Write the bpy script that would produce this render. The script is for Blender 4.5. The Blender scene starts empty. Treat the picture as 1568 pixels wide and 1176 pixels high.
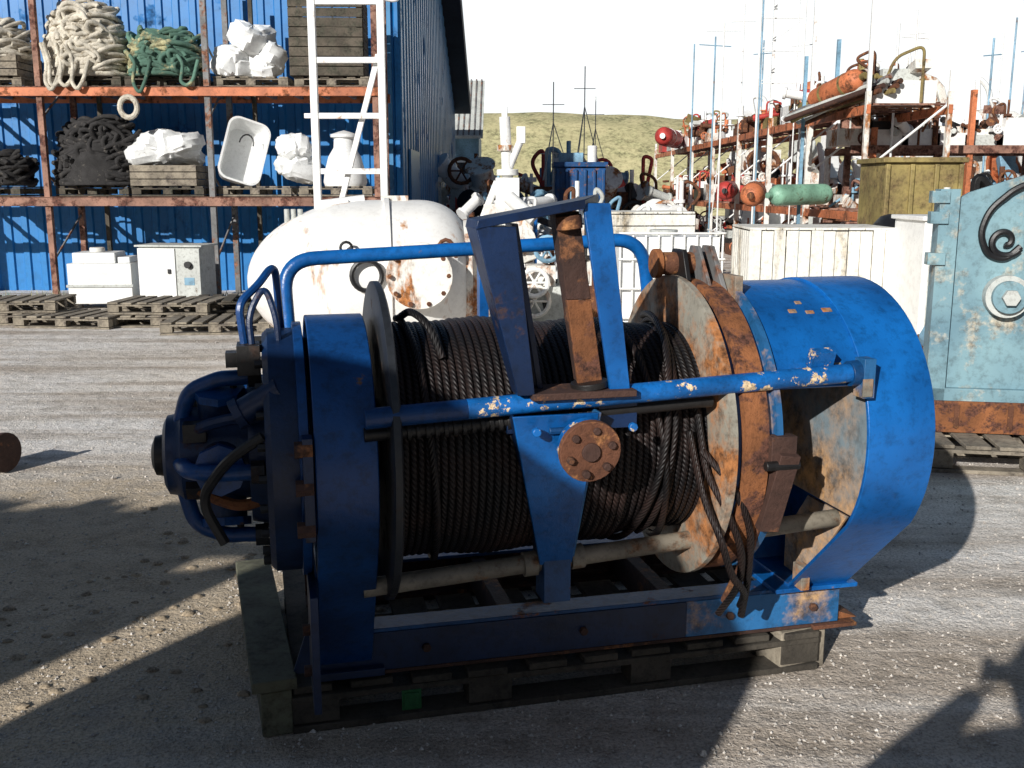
import bpy, bmesh, math, random
import numpy as np
from mathutils import Vector, Matrix, Euler
R = math.radians
rnd = random.Random(7)
scene = bpy.context.scene
scene.view_settings.view_transform='Standard'
scene.view_settings.look='None'
scene.view_settings.exposure=0

# ------------------------------------------------------------------ materials
def lk(nt,a,b): nt.links.new(a,b)
def paint(name, c1, rust=(0.16,0.055,0.02), thr=0.62, scale=4.0, rough=0.5, bump=0.25, metal=0.0, streak=1.0, var=0.35, soft=0.04, c2=None, grime=.55):
    m=bpy.data.materials.new(name); m.use_nodes=True; nt=m.node_tree; ns=nt.nodes
    b=ns['Principled BSDF']
    tc=ns.new('ShaderNodeTexCoord'); mp=ns.new('ShaderNodeMapping'); mp.inputs['Scale'].default_value=(1,1,streak)
    lk(nt,tc.outputs['Object'],mp.inputs['Vector'])
    n1=ns.new('ShaderNodeTexNoise'); n1.inputs['Scale'].default_value=scale; n1.inputs['Detail'].default_value=5; n1.inputs['Roughness'].default_value=0.7
    lk(nt,mp.outputs[0],n1.inputs['Vector'])
    r1=ns.new('ShaderNodeValToRGB'); r1.color_ramp.elements[0].position=thr-soft; r1.color_ramp.elements[1].position=thr+soft
    lk(nt,n1.outputs['Fac'],r1.inputs['Fac'])
    n2=ns.new('ShaderNodeTexNoise'); n2.inputs['Scale'].default_value=scale*5; n2.inputs['Detail'].default_value=4; n2.inputs['Roughness'].default_value=0.75
    lk(nt,tc.outputs['Object'],n2.inputs['Vector'])
    n3=ns.new('ShaderNodeTexNoise'); n3.inputs['Scale'].default_value=scale*0.6; n3.inputs['Detail'].default_value=2
    lk(nt,mp.outputs[0],n3.inputs['Vector'])
    rp=ns.new('ShaderNodeValToRGB'); e=rp.color_ramp.elements
    d=c2 if c2 else tuple(x*(1-var) for x in c1)
    e[0].position=0.35; e[0].color=(*d,1); e[1].position=0.62; e[1].color=(*tuple(min(1,x*(1+var*0.4)) for x in c1),1)
    lk(nt,n3.outputs['Fac'],rp.inputs['Fac'])
    rr=ns.new('ShaderNodeValToRGB'); e=rr.color_ramp.elements
    e[0].position=0.35; e[0].color=(*tuple(x*0.4 for x in rust),1); e[1].position=0.65; e[1].color=(*tuple(min(1,x*1.6) for x in rust),1)
    lk(nt,n2.outputs['Fac'],rr.inputs['Fac'])
    mx=ns.new('ShaderNodeMix'); mx.data_type='RGBA'
    lk(nt,r1.outputs[0],mx.inputs[0]); lk(nt,rp.outputs[0],mx.inputs[6]); lk(nt,rr.outputs[0],mx.inputs[7])
    mg=ns.new('ShaderNodeMix'); mg.data_type='RGBA'; mg.blend_type='MULTIPLY'; mg.inputs[0].default_value=grime
    rg=ns.new('ShaderNodeValToRGB'); e=rg.color_ramp.elements; e[0].position=0.32; e[0].color=(.35,.32,.3,1); e[1].position=.52; e[1].color=(1,1,1,1)
    lk(nt,n2.outputs['Fac'],rg.inputs['Fac'])
    lk(nt,mx.outputs[2],mg.inputs[6]); lk(nt,rg.outputs[0],mg.inputs[7])
    lk(nt,mg.outputs[2],b.inputs['Base Color'])
    ro=ns.new('ShaderNodeMapRange'); ro.inputs[3].default_value=rough; ro.inputs[4].default_value=0.9
    lk(nt,r1.outputs[0],ro.inputs[0]); lk(nt,ro.outputs[0],b.inputs['Roughness'])
    b.inputs['Metallic'].default_value=metal
    bp=ns.new('ShaderNodeBump'); bp.inputs['Strength'].default_value=bump; bp.inputs['Distance'].default_value=0.008
    lk(nt,n2.outputs['Fac'],bp.inputs['Height']); lk(nt,bp.outputs[0],b.inputs['Normal'])
    return m

M={}
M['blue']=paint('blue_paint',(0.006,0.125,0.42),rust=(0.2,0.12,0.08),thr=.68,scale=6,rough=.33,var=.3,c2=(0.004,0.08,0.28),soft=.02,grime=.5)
M['blue_shade']=paint('blue_paint_shaded',(0.003,0.052,0.20),rust=(0.10,0.06,0.04),thr=.68,scale=6,rough=.36,var=.3,c2=(0.003,0.032,0.12),soft=.02,grime=.6)  # same blue, darkened in colour to stand for shade on the left end
M['bluechip']=paint('blue_paint_chipped',(0.005,0.12,0.40),rust=(0.66,0.48,0.30),thr=.565,scale=15,rough=.4,soft=.012)
M['bluerust']=paint('blue_paint_rusty',(0.005,0.07,0.22),rust=(0.20,0.08,0.035),thr=.61,scale=7,rough=.45)
M['blueworn']=paint('blue_paint_worn',(0.02,0.13,0.32),rust=(0.40,0.25,0.13),thr=.57,scale=4,rough=.5,soft=.07)
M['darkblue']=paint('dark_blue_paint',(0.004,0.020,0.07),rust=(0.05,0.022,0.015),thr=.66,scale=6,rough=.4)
M['web']=paint('rusty_cream_plate',(0.26,0.33,0.37),rust=(0.45,0.24,0.09),thr=.50,scale=3,rough=.6,soft=.12)
M['rust']=paint('rust',(0.13,0.05,0.025),rust=(0.28,0.12,0.045),thr=.57,scale=12,rough=.85,bump=.7)
M['orust']=paint('orange_rust',(0.27,0.10,0.035),rust=(0.10,0.04,0.025),thr=.53,scale=10,rough=.85,bump=.7)
M['drust']=paint('dark_rust',(0.06,0.028,0.02),rust=(0.17,0.07,0.03),thr=.60,scale=9,rough=.8,bump=.6)
M['steel']=paint('grey_steel_tube',(0.26,0.23,0.18),rust=(0.16,0.09,0.05),thr=.60,scale=8,rough=.5)
M['dark']=paint('dark_greasy_steel',(0.013,0.012,0.012),rust=(0.035,0.02,0.014),thr=.62,scale=8,rough=.45)
M['flange']=paint('flange_steel',(0.020,0.023,0.028),rust=(0.05,0.03,0.02),thr=.6,scale=5,rough=.45)
M['creamrust']=paint('cream_rust',(0.30,0.28,0.23),rust=(0.30,0.12,0.04),thr=.50,scale=5,rough=.7,soft=.08)
M['wood']=paint('weathered_wood',(0.30,0.26,0.20),rust=(0.13,0.11,0.09),thr=.56,scale=7,rough=.9,bump=.5,soft=.12)
M['woodd']=paint('dark_wood',(0.11,0.092,0.07),rust=(0.05,0.05,0.035),thr=.56,scale=7,rough=.9,bump=.5,soft=.12)
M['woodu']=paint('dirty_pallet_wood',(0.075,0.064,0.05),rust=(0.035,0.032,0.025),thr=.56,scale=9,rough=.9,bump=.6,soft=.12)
M['woodg']=paint('mossy_wood',(0.15,0.15,0.10),rust=(0.07,0.065,0.045),thr=.56,scale=7,rough=.9,bump=.5,soft=.12)
M['woodw']=paint('whitewashed_wood',(0.82,0.80,0.73),rust=(0.38,0.32,0.23),thr=.61,scale=4,rough=.85,bump=.5,streak=.2,soft=.08,var=.12,grime=.4)
M['white']=paint('white_paint',(0.86,0.86,0.84),rust=(0.30,0.14,0.05),thr=.68,scale=3,rough=.5,var=.06,soft=.05,grime=.22)
M['tank']=paint('white_tank_paint',(0.87,0.86,0.83),rust=(0.36,0.16,0.05),thr=.635,scale=2.4,rough=.5,streak=.35,var=.06,soft=.05,grime=.2)
M['whiterust']=paint('white_rusted',(0.80,0.78,0.72),rust=(0.33,0.13,0.04),thr=.54,scale=3.5,rough=.6,streak=.4,var=.12,soft=.05,grime=.35)
M['whitep']=paint('white_plastic',(0.84,0.85,0.84),rust=(0.4,0.38,0.33),thr=.7,scale=5,rough=.5,var=.06,grime=.25)
M['grey']=paint('grey_paint',(0.55,0.57,0.54),rust=(0.2,0.16,0.12),thr=.68,scale=5,rough=.55,var=.15)
M['orange']=paint('orange_beam',(0.60,0.19,0.08),rust=(0.2,0.07,0.03),thr=.57,scale=4,rough=.6)
M['rackrust']=paint('rack_rust',(0.32,0.17,0.12),rust=(0.12,0.05,0.035),thr=.52,scale=5,rough=.75)
M['rackgrey']=paint('rack_grey',(0.20,0.20,0.20),rust=(0.22,0.10,0.06),thr=.56,scale=5,rough=.7)
M['red']=paint('red_paint',(0.55,0.06,0.05),rust=(0.2,0.06,0.03),thr=.66,scale=4,rough=.5)
M['green']=paint('green_paint',(0.24,0.46,0.33),rust=(0.14,0.1,0.05),thr=.66,scale=4,rough=.5)
M['yellow']=paint('ochre_paint',(0.32,0.25,0.09),rust=(0.16,0.11,0.05),thr=.55,scale=3,rough=.6,soft=.1)
M['lblue']=paint('light_blue_paint',(0.22,0.40,0.54),rust=(0.2,0.1,0.05),thr=.66,scale=4,rough=.5)
M['door']=paint('grey_blue_paint',(0.20,0.33,0.37),rust=(0.42,0.38,0.30),thr=.59,scale=3.2,rough=.55,soft=.05,c2=(0.13,0.24,0.30))
M['black']=paint('black_paint',(0.012,0.012,0.014),rust=(0.03,0.02,0.02),thr=.7,scale=5,rough=.45)
M['ropew']=paint('rope_offwhite',(0.66,0.61,0.51),rust=(0.38,0.33,0.25),thr=.58,scale=12,rough=.95,bump=.9)
M['ropeg']=paint('rope_green',(0.10,0.20,0.15),rust=(0.32,0.30,0.17),thr=.53,scale=2,rough=.95,bump=.9,soft=.03)
M['ropek']=paint('rope_black',(0.035,0.033,0.033),rust=(0.10,0.09,0.08),thr=.62,scale=12,rough=.95,bump=.9)
M['wall']=paint('blue_sheet_metal',(0.010,0.18,0.48),rust=(0.02,0.12,0.32),thr=.62,scale=1.5,rough=.42,var=.15,bump=.05,grime=.3)
M['wall2']=paint('blue_side_sheet_metal',(0.07,0.25,0.48),rust=(0.05,0.16,0.35),thr=.62,scale=1.2,rough=.35,var=.15,bump=.05,grime=.3)
M['roof']=paint('dark_roofing',(0.02,0.025,0.035),thr=.8,scale=2,rough=.7)
M['skin']=paint('skin',(0.55,0.32,0.22),rust=(0.5,0.3,0.2),thr=.8,scale=6,rough=.6,var=.05)
M['jacket']=paint('jacket_cloth',(0.05,0.07,0.12),rust=(0.05,0.07,0.1),thr=.8,scale=6,rough=.9)
M['greentag']=paint('green_plastic',(0.02,0.13,0.04),thr=.8,scale=6,rough=.5)

def rope_mat():
    m=bpy.data.materials.new('wire_rope'); m.use_nodes=True; nt=m.node_tree; ns=nt.nodes; b=ns['Principled BSDF']
    uv=ns.new('ShaderNodeUVMap'); mp=ns.new('ShaderNodeMapping'); mp.inputs['Rotation'].default_value=(0,0,R(32))
    lk(nt,uv.outputs[0],mp.inputs['Vector'])
    w=ns.new('ShaderNodeTexWave'); w.inputs['Scale'].default_value=36; w.inputs['Distortion'].default_value=.8
    lk(nt,mp.outputs[0],w.inputs['Vector'])
    tc=ns.new('ShaderNodeTexCoord'); n=ns.new('ShaderNodeTexNoise'); n.inputs['Scale'].default_value=6; n.inputs['Detail'].default_value=5
    lk(nt,tc.outputs['Object'],n.inputs['Vector'])
    r=ns.new('ShaderNodeValToRGB'); e=r.color_ramp.elements; e[0].position=.40; e[0].color=(.009,.008,.009,1); e[1].position=.78; e[1].color=(.050,.026,.020,1)
    lk(nt,n.outputs['Fac'],r.inputs['Fac'])
    mg=ns.new('ShaderNodeMix'); mg.data_type='RGBA'; mg.blend_type='MULTIPLY'; mg.inputs[0].default_value=.6
    lk(nt,r.outputs[0],mg.inputs[6]); lk(nt,w.outputs['Color'],mg.inputs[7]); lk(nt,mg.outputs[2],b.inputs['Base Color'])
    bp=ns.new('ShaderNodeBump'); bp.inputs['Strength'].default_value=.7; bp.inputs['Distance'].default_value=.003
    lk(nt,w.outputs['Fac'],bp.inputs['Height']); lk(nt,bp.outputs[0],b.inputs['Normal'])
    b.inputs['Roughness'].default_value=.5; b.inputs['Specular IOR Level'].default_value=.35
    return m
M['wire']=rope_mat()

def ground_mat():
    m=bpy.data.materials.new('gravel_ground'); m.use_nodes=True; nt=m.node_tree; ns=nt.nodes; b=ns['Principled BSDF']
    tc=ns.new('ShaderNodeTexCoord')
    def noise(s,d=6,ro=.6,vec=None):
        n=ns.new('ShaderNodeTexNoise'); n.inputs['Scale'].default_value=s; n.inputs['Detail'].default_value=d; n.inputs['Roughness'].default_value=ro
        lk(nt,vec or tc.outputs['Object'],n.inputs['Vector']); return n
    def mix(t,f,a,c):
        x=ns.new('ShaderNodeMix'); x.data_type='RGBA'; x.blend_type=t
        if isinstance(f,float): x.inputs[0].default_value=f
        else: lk(nt,f,x.inputs[0])
        for i,q in ((6,a),(7,c)):
            if isinstance(q,tuple): x.inputs[i].default_value=(*q,1)
            else: lk(nt,q,x.inputs[i])
        return x.outputs[2]
    def ramp(src,p0,c0,p1,c1):
        r=ns.new('ShaderNodeValToRGB'); e=r.color_ramp.elements; e[0].position=p0; e[0].color=(*c0,1); e[1].position=p1; e[1].color=(*c1,1); lk(nt,src,r.inputs['Fac']); return r.outputs[0]
    big=noise(.55,4,.6); med=noise(6,5,.7); fine=noise(85,3,.8); peb=noise(30,2,.6)
    mp=ns.new('ShaderNodeMapping'); mp.inputs['Rotation'].default_value=(0,0,R(-10)); mp.inputs['Scale'].default_value=(.12,1.6,1)
    lk(nt,tc.outputs['Object'],mp.inputs['Vector']); tr=noise(1.5,5,.62,mp.outputs[0])
    c=ramp(big.outputs['Fac'],.36,(.90,.83,.74),.62,(1.0,.96,.91))
    c=mix('MULTIPLY',.9,c,ramp(tr.outputs['Fac'],.40,(.60,.54,.48),.56,(1.0,1.0,1.0)))
    m2=ns.new('ShaderNodeMapping'); m2.inputs['Location'].default_value=(1.9/2.6,-4.0/2.6,0); m2.inputs['Scale'].default_value=(1/2.6,1/2.6,1/2.6)
    lk(nt,tc.outputs['Object'],m2.inputs['Vector'])
    gr=ns.new('ShaderNodeTexGradient'); gr.gradient_type='SPHERICAL'; lk(nt,m2.outputs[0],gr.inputs['Vector'])
    ad=ns.new('ShaderNodeMath'); ad.operation='MULTIPLY'; lk(nt,gr.outputs['Fac'],ad.inputs[0]); lk(nt,med.outputs['Fac'],ad.inputs[1])
    c=mix('MIX',ramp(ad.outputs[0],.08,(0,0,0),.26,(.9,.9,.9)),c,(.62,.50,.35))
    c=mix('MULTIPLY',.95,c,ramp(fine.outputs['Fac'],.36,(.52,.50,.48),.56,(1.0,1.0,1.0)))
    c=mix('MULTIPLY',.8,c,ramp(med.outputs['Fac'],.36,(.66,.64,.61),.52,(1.0,1.0,1.0)))
    lk(nt,c,b.inputs['Base Color']); b.inputs['Roughness'].default_value=.9
    a1=ns.new('ShaderNodeMath'); a1.operation='MULTIPLY_ADD'; a1.inputs[1].default_value=4.0
    lk(nt,med.outputs['Fac'],a1.inputs[0]); lk(nt,fine.outputs['Fac'],a1.inputs[2])
    a2=ns.new('ShaderNodeMath'); a2.operation='ADD'; lk(nt,a1.outputs[0],a2.inputs[0]); lk(nt,peb.outputs['Fac'],a2.inputs[1])
    bp=ns.new('ShaderNodeBump'); bp.inputs['Strength'].default_value=.65; bp.inputs['Distance'].default_value=.014
    lk(nt,a2.outputs[0],bp.inputs['Height']); lk(nt,bp.outputs[0],b.inputs['Normal'])
    return m
M['ground']=ground_mat()
M['stone']=paint('gravel_stone',(0.72,0.68,0.62),rust=(0.42,0.38,0.34),thr=.5,scale=30,rough=.9,soft=.1)
M['clod']=paint('sand_clod',(0.46,0.37,0.26),rust=(0.30,0.24,0.17),thr=.5,scale=20,rough=.95,soft=.1)
M['grass']=paint('dry_grass',(0.56,0.50,0.28),rust=(0.38,0.36,0.19),thr=.52,scale=.6,rough=.95,soft=.12,c2=(.48,.44,.24))

# ------------------------------------------------------------------ mesh builder
class MB:
    def __init__(s,name,parent=None):
        s.n=name; s.v=[]; s.f=[]; s.mi=[]; s.uv={}; s.mats=[]; s.cur=0; s.parent=parent
    def mat(s,k):
        if k not in s.mats: s.mats.append(k)
        s.cur=s.mats.index(k); return s
    def add(s,vs,fs,uvs=None):
        o=len(s.v)
        for p in vs: s.v.append(tuple(p))
        for i,f in enumerate(fs):
            if uvs: s.uv[len(s.f)]=uvs[i]
            s.f.append(tuple(o+j for j in f)); s.mi.append(s.cur)
    def hexa(s,a,b):
        s.add(list(a)+list(b),[(3,2,1,0),(4,5,6,7),(0,1,5,4),(1,2,6,5),(2,3,7,6),(3,0,4,7)])
    def box(s,c,sz,rot=None):
        x,y,z=[q/2 for q in sz]
        P=[Vector(p) for p in [(-x,-y,-z),(x,-y,-z),(x,y,-z),(-x,y,-z),(-x,-y,z),(x,-y,z),(x,y,z),(-x,y,z)]]
        if rot:
            m=Euler([R(a) for a in rot]).to_matrix(); P=[m@p for p in P]
        P=[p+Vector(c) for p in P]; s.hexa(P[:4],P[4:])
    def bx(s,x0,x1,y0,y1,z0,z1): s.box(((x0+x1)/2,(y0+y1)/2,(z0+z1)/2),(abs(x1-x0),abs(y1-y0),abs(z1-z0)))
    def taper(s,p0,p1,a,b):
        def ring(p,q): return [(p[0]-q[0]/2,p[1]-q[1]/2,p[2]),(p[0]+q[0]/2,p[1]-q[1]/2,p[2]),(p[0]+q[0]/2,p[1]+q[1]/2,p[2]),(p[0]-q[0]/2,p[1]+q[1]/2,p[2])]
        s.hexa(ring(p0,a),ring(p1,b))
    def cyl(s,p0,p1,r,seg=20,r2=None):
        s.tube([Vector(p0),Vector(p1)],r,seg,r2)
    def tube(s,pts,r,seg=8,r2=None,closed=False):
        pts=[Vector(p) for p in pts]; n=len(pts)
        if n<2: return
        tan=[]
        for i in range(n):
            if closed: t=pts[(i+1)%n]-pts[i-1]
            else: t=pts[min(i+1,n-1)]-pts[max(i-1,0)]
            if t.length<1e-9: t=Vector((0,0,1))
            tan.append(t.normalized())
        up=Vector((0,0,1)) if abs(tan[0].z)<.9 else Vector((1,0,0))
        nrm=tan[0].cross(up).normalized(); vs=[]; L=0; Ls=[]
        for i in range(n):
            if i>0:
                L+=(pts[i]-pts[i-1]).length
                nrm=(nrm-tan[i]*nrm.dot(tan[i])).normalized()
            Ls.append(L)
            bn=tan[i].cross(nrm); rr=r if r2 is None else r+(r2-r)*i/(n-1)
            for k in range(seg):
                a=2*math.pi*k/seg; vs.append(pts[i]+(nrm*math.cos(a)+bn*math.sin(a))*rr)
        fs=[];uv=[]
        m=n if closed else n-1
        for i in range(m):
            j=(i+1)%n
            for k in range(seg):
                k2=(k+1)%seg; fs.append((i*seg+k,i*seg+k2,j*seg+k2,j*seg+k))
                c=2*math.pi*r/seg; l1=Ls[i]; l2=Ls[j] if j else L+.05
                uv.append(((k*c,l1),((k+1)*c,l1),((k+1)*c,l2),(k*c,l2)))
        if not closed:
            fs.append(tuple(reversed(range(seg)))); uv.append(tuple((0,0) for _ in range(seg)))
            fs.append(tuple((n-1)*seg+k for k in range(seg))); uv.append(tuple((0,0) for _ in range(seg)))
        s.add(vs,fs,uv)
    def prism(s,poly,axis,a,b):
        def mk(p,q):
            if axis=='x': return (q,p[0],p[1])
            if axis=='y': return (p[0],q,p[1])
            return (p[0],p[1],q)
        n=len(poly); vs=[mk(p,a) for p in poly]+[mk(p,b) for p in poly]
        fs=[tuple(reversed(range(n))),tuple(range(n,2*n))]+[(i,(i+1)%n,n+(i+1)%n,n+i) for i in range(n)]
        s.add(vs,fs)
    def ring(s,outer,inner,axis,a,b,open_ends=False):
        def mk(p,q):
            return (q,p[0],p[1]) if axis=='x' else ((p[0],q,p[1]) if axis=='y' else (p[0],p[1],q))
        n=len(outer); vs=[mk(p,a) for p in outer]+[mk(p,b) for p in outer]+[mk(p,a) for p in inner]+[mk(p,b) for p in inner]
        fs=[]
        for i in range(n if not open_ends else n-1):
            j=(i+1)%n
            fs+=[(i,j,n+j,n+i),(2*n+j,2*n+i,3*n+i,3*n+j),(j,i,2*n+i,2*n+j),(n+i,n+j,3*n+j,3*n+i)]
        if open_ends:
            for i in (0,n-1): fs.append((i,n+i,3*n+i,2*n+i))
        s.add(vs,fs)
    def revx(s,prof,cy,cz,seg=64):
        vs=[];n=len(prof)
        for (x,r) in prof:
            for k in range(seg):
                a=2*math.pi*k/seg; vs.append((x,cy+r*math.cos(a),cz+r*math.sin(a)))
        fs=[];uv=[]
        for i in range(n-1):
            for k in range(seg):
                k2=(k+1)%seg; fs.append((i*seg+k,(i+1)*seg+k,(i+1)*seg+k2,i*seg+k2))
                rr=.35; a0=2*math.pi*k/seg*rr; a1=2*math.pi*(k+1)/seg*rr
                uv.append(((prof[i][0],a0),(prof[i+1][0],a0),(prof[i+1][0],a1),(prof[i][0],a1)))
        s.add(vs,fs,uv)
    def lathe(s,prof,c=(0,0,0),seg=32):
        vs=[];n=len(prof)
        for (r,z) in prof:
            for k in range(seg):
                a=2*math.pi*k/seg; vs.append((c[0]+r*math.cos(a),c[1]+r*math.sin(a),c[2]+z))
        fs=[(i*seg+k,i*seg+(k+1)%seg,(i+1)*seg+(k+1)%seg,(i+1)*seg+k) for i in range(n-1) for k in range(seg)]
        s.add(vs,fs)
    def done(s,bevel=0,loc=None,rotz=None,angle=38):
        me=bpy.data.meshes.new(s.n); me.from_pydata(s.v,[],s.f)
        for k in s.mats: me.materials.append(M[k])
        me.polygons.foreach_set('material_index',s.mi)
        if s.uv:
            uvl=me.uv_layers.new(name='UVMap')
            for fi,uvs in s.uv.items():
                p=me.polygons[fi]
                for li,q in zip(p.loop_indices,uvs): uvl.data[li].uv=q
        me.polygons.foreach_set('use_smooth',[True]*len(s.f))
        me.update()
        me.set_sharp_from_angle(angle=R(angle))
        o=bpy.data.objects.new(s.n,me); scene.collection.objects.link(o)
        if bevel:
            m=o.modifiers.new('bevel','BEVEL'); m.width=bevel; m.segments=2; m.limit_method='ANGLE'; m.angle_limit=R(50)
        if loc: o.location=loc
        if rotz is not None: o.rotation_euler[2]=R(rotz)
        if s.parent: o.parent=s.parent
        return o

def arcpts(pts,n=8,rad=.08):
    pts=[Vector(p) for p in pts]; out=[pts[0]]
    for i in range(1,len(pts)-1):
        a,b,c=pts[i-1],pts[i],pts[i+1]
        d1=(a-b); d2=(c-b); r=min(rad,d1.length*.45,d2.length*.45)
        p=b+d1.normalized()*r; q=b+d2.normalized()*r
        for k in range(n+1):
            t=k/n; out.append(p*(1-t)**2+b*2*t*(1-t)+q*t*t)
    out.append(pts[-1]); return out

# ------------------------------------------------------------------ ground
g=MB('ground').mat('ground'); g.add([(-300,-60,0),(300,-60,0),(300,400,0),(-300,400,0)],[(0,1,2,3)]); g.done()
rs=np.random.RandomState(3); N=30000
yy=2.2+ (rs.rand(N)**1.6)*9; xx=(rs.rand(N)*2-1)*(.62*yy+.4)
sz=.002+.0055*rs.rand(N)**3*1.2; sz[rs.rand(N)<.004]*=2.6
base=np.array([(1,0,0),(0,1,0),(-1,0,0),(0,-1,0),(0,0,.8),(0,0,-.8)],float)
F=np.array([(0,1,4),(1,2,4),(2,3,4),(3,0,4),(1,0,5),(2,1,5),(3,2,5),(0,3,5)])
V=base[None]*(sz[:,None,None]*(0.7+.6*rs.rand(N,6,1)))
an=rs.rand(N)*6.28; ca,sa=np.cos(an),np.sin(an)
X=V[:,:,0]*ca[:,None]-V[:,:,1]*sa[:,None]+xx[:,None]; Y=V[:,:,0]*sa[:,None]+V[:,:,1]*ca[:,None]+yy[:,None]; Z=V[:,:,2]+sz[:,None]*.3
V=np.stack([X,Y,Z],-1).reshape(-1,3); FF=(F[None]+(np.arange(N)*6)[:,None,None]).reshape(-1,3)
me=bpy.data.meshes.new('gravel'); me.from_pydata(V.tolist(),[],FF.tolist()); me.materials.append(M['stone']); me.update()
scene.collection.objects.link(bpy.data.objects.new('gravel',me))
cl=MB('sand_clods').mat('clod'); q=random.Random(9)
for i in range(90):
    x=q.gauss(-1.35,.40); y=q.gauss(3.6,.55); r=q.uniform(.006,.022)
    n=8; vs=[];fs=[]
    for (rr,zz) in ((1,0),(.85,.35),(.45,.6)):
        for k in range(n): a=2*math.pi*k/n; w_=q.uniform(.75,1.2); vs.append((x+r*rr*w_*math.cos(a)*1.3,y+r*rr*w_*math.sin(a),r*zz*q.uniform(.8,1.1)))
    vs.append((x,y,r*.65))
    for j in range(2):
        for k in range(n): fs.append((j*n+k,j*n+(k+1)%n,(j+1)*n+(k+1)%n,(j+1)*n+k))
    for k in range(n): fs.append((2*n+k,2*n+(k+1)%n,3*n))
    cl.add(vs,fs)
cl.done(angle=60)

d=MB('grassy_dike').mat('grass')
nx=120; vs=[];fs=[]
for i in range(nx+1):
    x=-120+i*240/nx
    h=7.1-0.016*max(0,x)*1.5+.10*math.sin(x*.35)+rnd.uniform(-.07,.07)
    for (dy,hh) in [(0,0),(5,.35),(8,.58),(11,.82),(15,1),(22,1.0),(40,0)]:
        vs.append((x,62+dy,h*hh+rnd.uniform(-.06,.06)))
for i in range(nx):
    for j in range(6): a=i*7+j; fs.append((a,a+7,a+8,a+1))
d.add(vs,fs); d.done(angle=60)

# ------------------------------------------------------------------ WINCH
W=bpy.data.objects.new('winch',None); scene.collection.objects.link(W)
W.location=(-.56,2.84,0); W.rotation_euler[2]=math.atan2(.233,.972)
ZC=.88
def tear(Rr,zc,f0,f1,fz,a0=-38,a1=218,n=48):
    pts=[]
    for i in range(n+1):
        a=R(a0+(a1-a0)*i/n); pts.append((-Rr*math.cos(a),zc+Rr*math.sin(a)))
    pts+= [(f1,fz),(f0,fz)]
    return pts
def inset(pts,d):
    n=len(pts); out=[]
    for i in range(n):
        a=Vector(pts[i-1]);b=Vector(pts[i]);c=Vector(pts[(i+1)%n])
        t=((b-a).normalized()+(c-b).normalized()).normalized(); nn=Vector((t.y,-t.x)); out.append(tuple(b+nn*d))
    return out
h=MB('left_end_housing',W).mat('blue_shade')
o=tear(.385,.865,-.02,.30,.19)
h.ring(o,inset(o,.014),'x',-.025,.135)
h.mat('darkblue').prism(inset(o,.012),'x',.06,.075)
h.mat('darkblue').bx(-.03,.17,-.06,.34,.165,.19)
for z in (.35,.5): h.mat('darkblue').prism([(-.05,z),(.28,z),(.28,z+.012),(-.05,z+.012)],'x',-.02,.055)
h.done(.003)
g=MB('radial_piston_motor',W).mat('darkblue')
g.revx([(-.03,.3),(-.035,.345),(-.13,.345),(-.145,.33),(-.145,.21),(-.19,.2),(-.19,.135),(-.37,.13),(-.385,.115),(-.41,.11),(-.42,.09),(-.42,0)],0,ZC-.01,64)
g.mat('blue_shade'); g.revx([(-.035,.347),(-.037,.362),(-.06,.362),(-.062,.347)],0,ZC-.01,64)
for k in range(24):
    a=2*math.pi*k/24; y=.315*math.cos(a); z=ZC-.01+.315*math.sin(a)
    g.mat('dark').cyl((-.14,y,z),(-.165,y,z),.012,6)
for k in range(5):
    a=2*math.pi*k/5+R(108)
    cy,cz=math.cos(a),math.sin(a)
    def q(s_,r_): return (s_,r_*cy,ZC-.01+r_*cz)
    g.mat('darkblue').cyl(q(-.265,.08),q(-.265,.185),.06,20)
    g.mat('blue_shade').cyl(q(-.265,.185),q(-.265,.208),.07,8)
    g.mat('blue_shade').tube(arcpts([q(-.15,.24),q(-.22,.235),q(-.26,.235),q(-.345,.20),q(-.375,.09)],6,.04),.022,12)
    g.mat('dark').cyl(q(-.15,.24),q(-.185,.24),.032,8)
    for e in (-.04,.04):
        g.mat('dark').cyl(q(-.265+e,.20),q(-.265+e,.222),.011,6)
    a2=a+R(36); c2,s2=math.cos(a2),math.sin(a2)
    g.mat('orust' if k%2 else 'darkblue').tube(arcpts([(-.15,.19*c2,ZC+.19*s2),(-.22,.21*c2,ZC+.21*s2),(-.30,.17*c2,ZC+.17*s2),(-.37,.09*c2,ZC+.09*s2)],5,.04),.016,8)
    g.mat('dark').box((-.33,.13*c2,ZC+.13*s2),(.06,.05,.05),(k*40,0,0))
g.mat('dark').revx([(-.415,.06),(-.445,.055),(-.455,.03),(-.455,0)],0,ZC-.01,20)
g.mat('dark').bx(-.21,-.15,-.14,-.05,1.11,1.19); g.bx(-.24,-.21,-.12,-.07,1.13,1.17)
g.mat('darkblue').cyl((-.2,-.22,1.03),(-.10,-.24,1.09),.034,14); g.cyl((-.22,-.22,1.02),(-.2,-.22,1.03),.042,8)
g.mat('blue_shade').tube(arcpts([(-.19,-.09,1.19),(-.20,-.09,1.30),(-.15,-.05,1.34),(-.10,.02,1.40),(-.09,.05,1.2)],8,.06),.011,8)
g.mat('darkblue').tube(arcpts([(-.17,-.11,1.19),(-.175,-.1,1.27),(-.13,-.08,1.35),(-.10,-.1,1.25),(-.10,-.1,1.15)],8,.05),.009,8)
g.mat('dark').tube(arcpts([(-.15,-.3,.98),(-.24,-.29,.92),(-.32,-.22,.8),(-.26,-.24,.68)],8,.07),.014,8)
g.mat('darkblue').bx(-.055,-.03,-.40,-.35,.72,.99)
for z in (.75,.86,.96): g.mat('drust').cyl((-.075,-.385,z),(-.03,-.385,z),.022,8)
g.mat('darkblue').bx(-.05,-.03,-.35,-.1,.22,.55)
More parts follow.
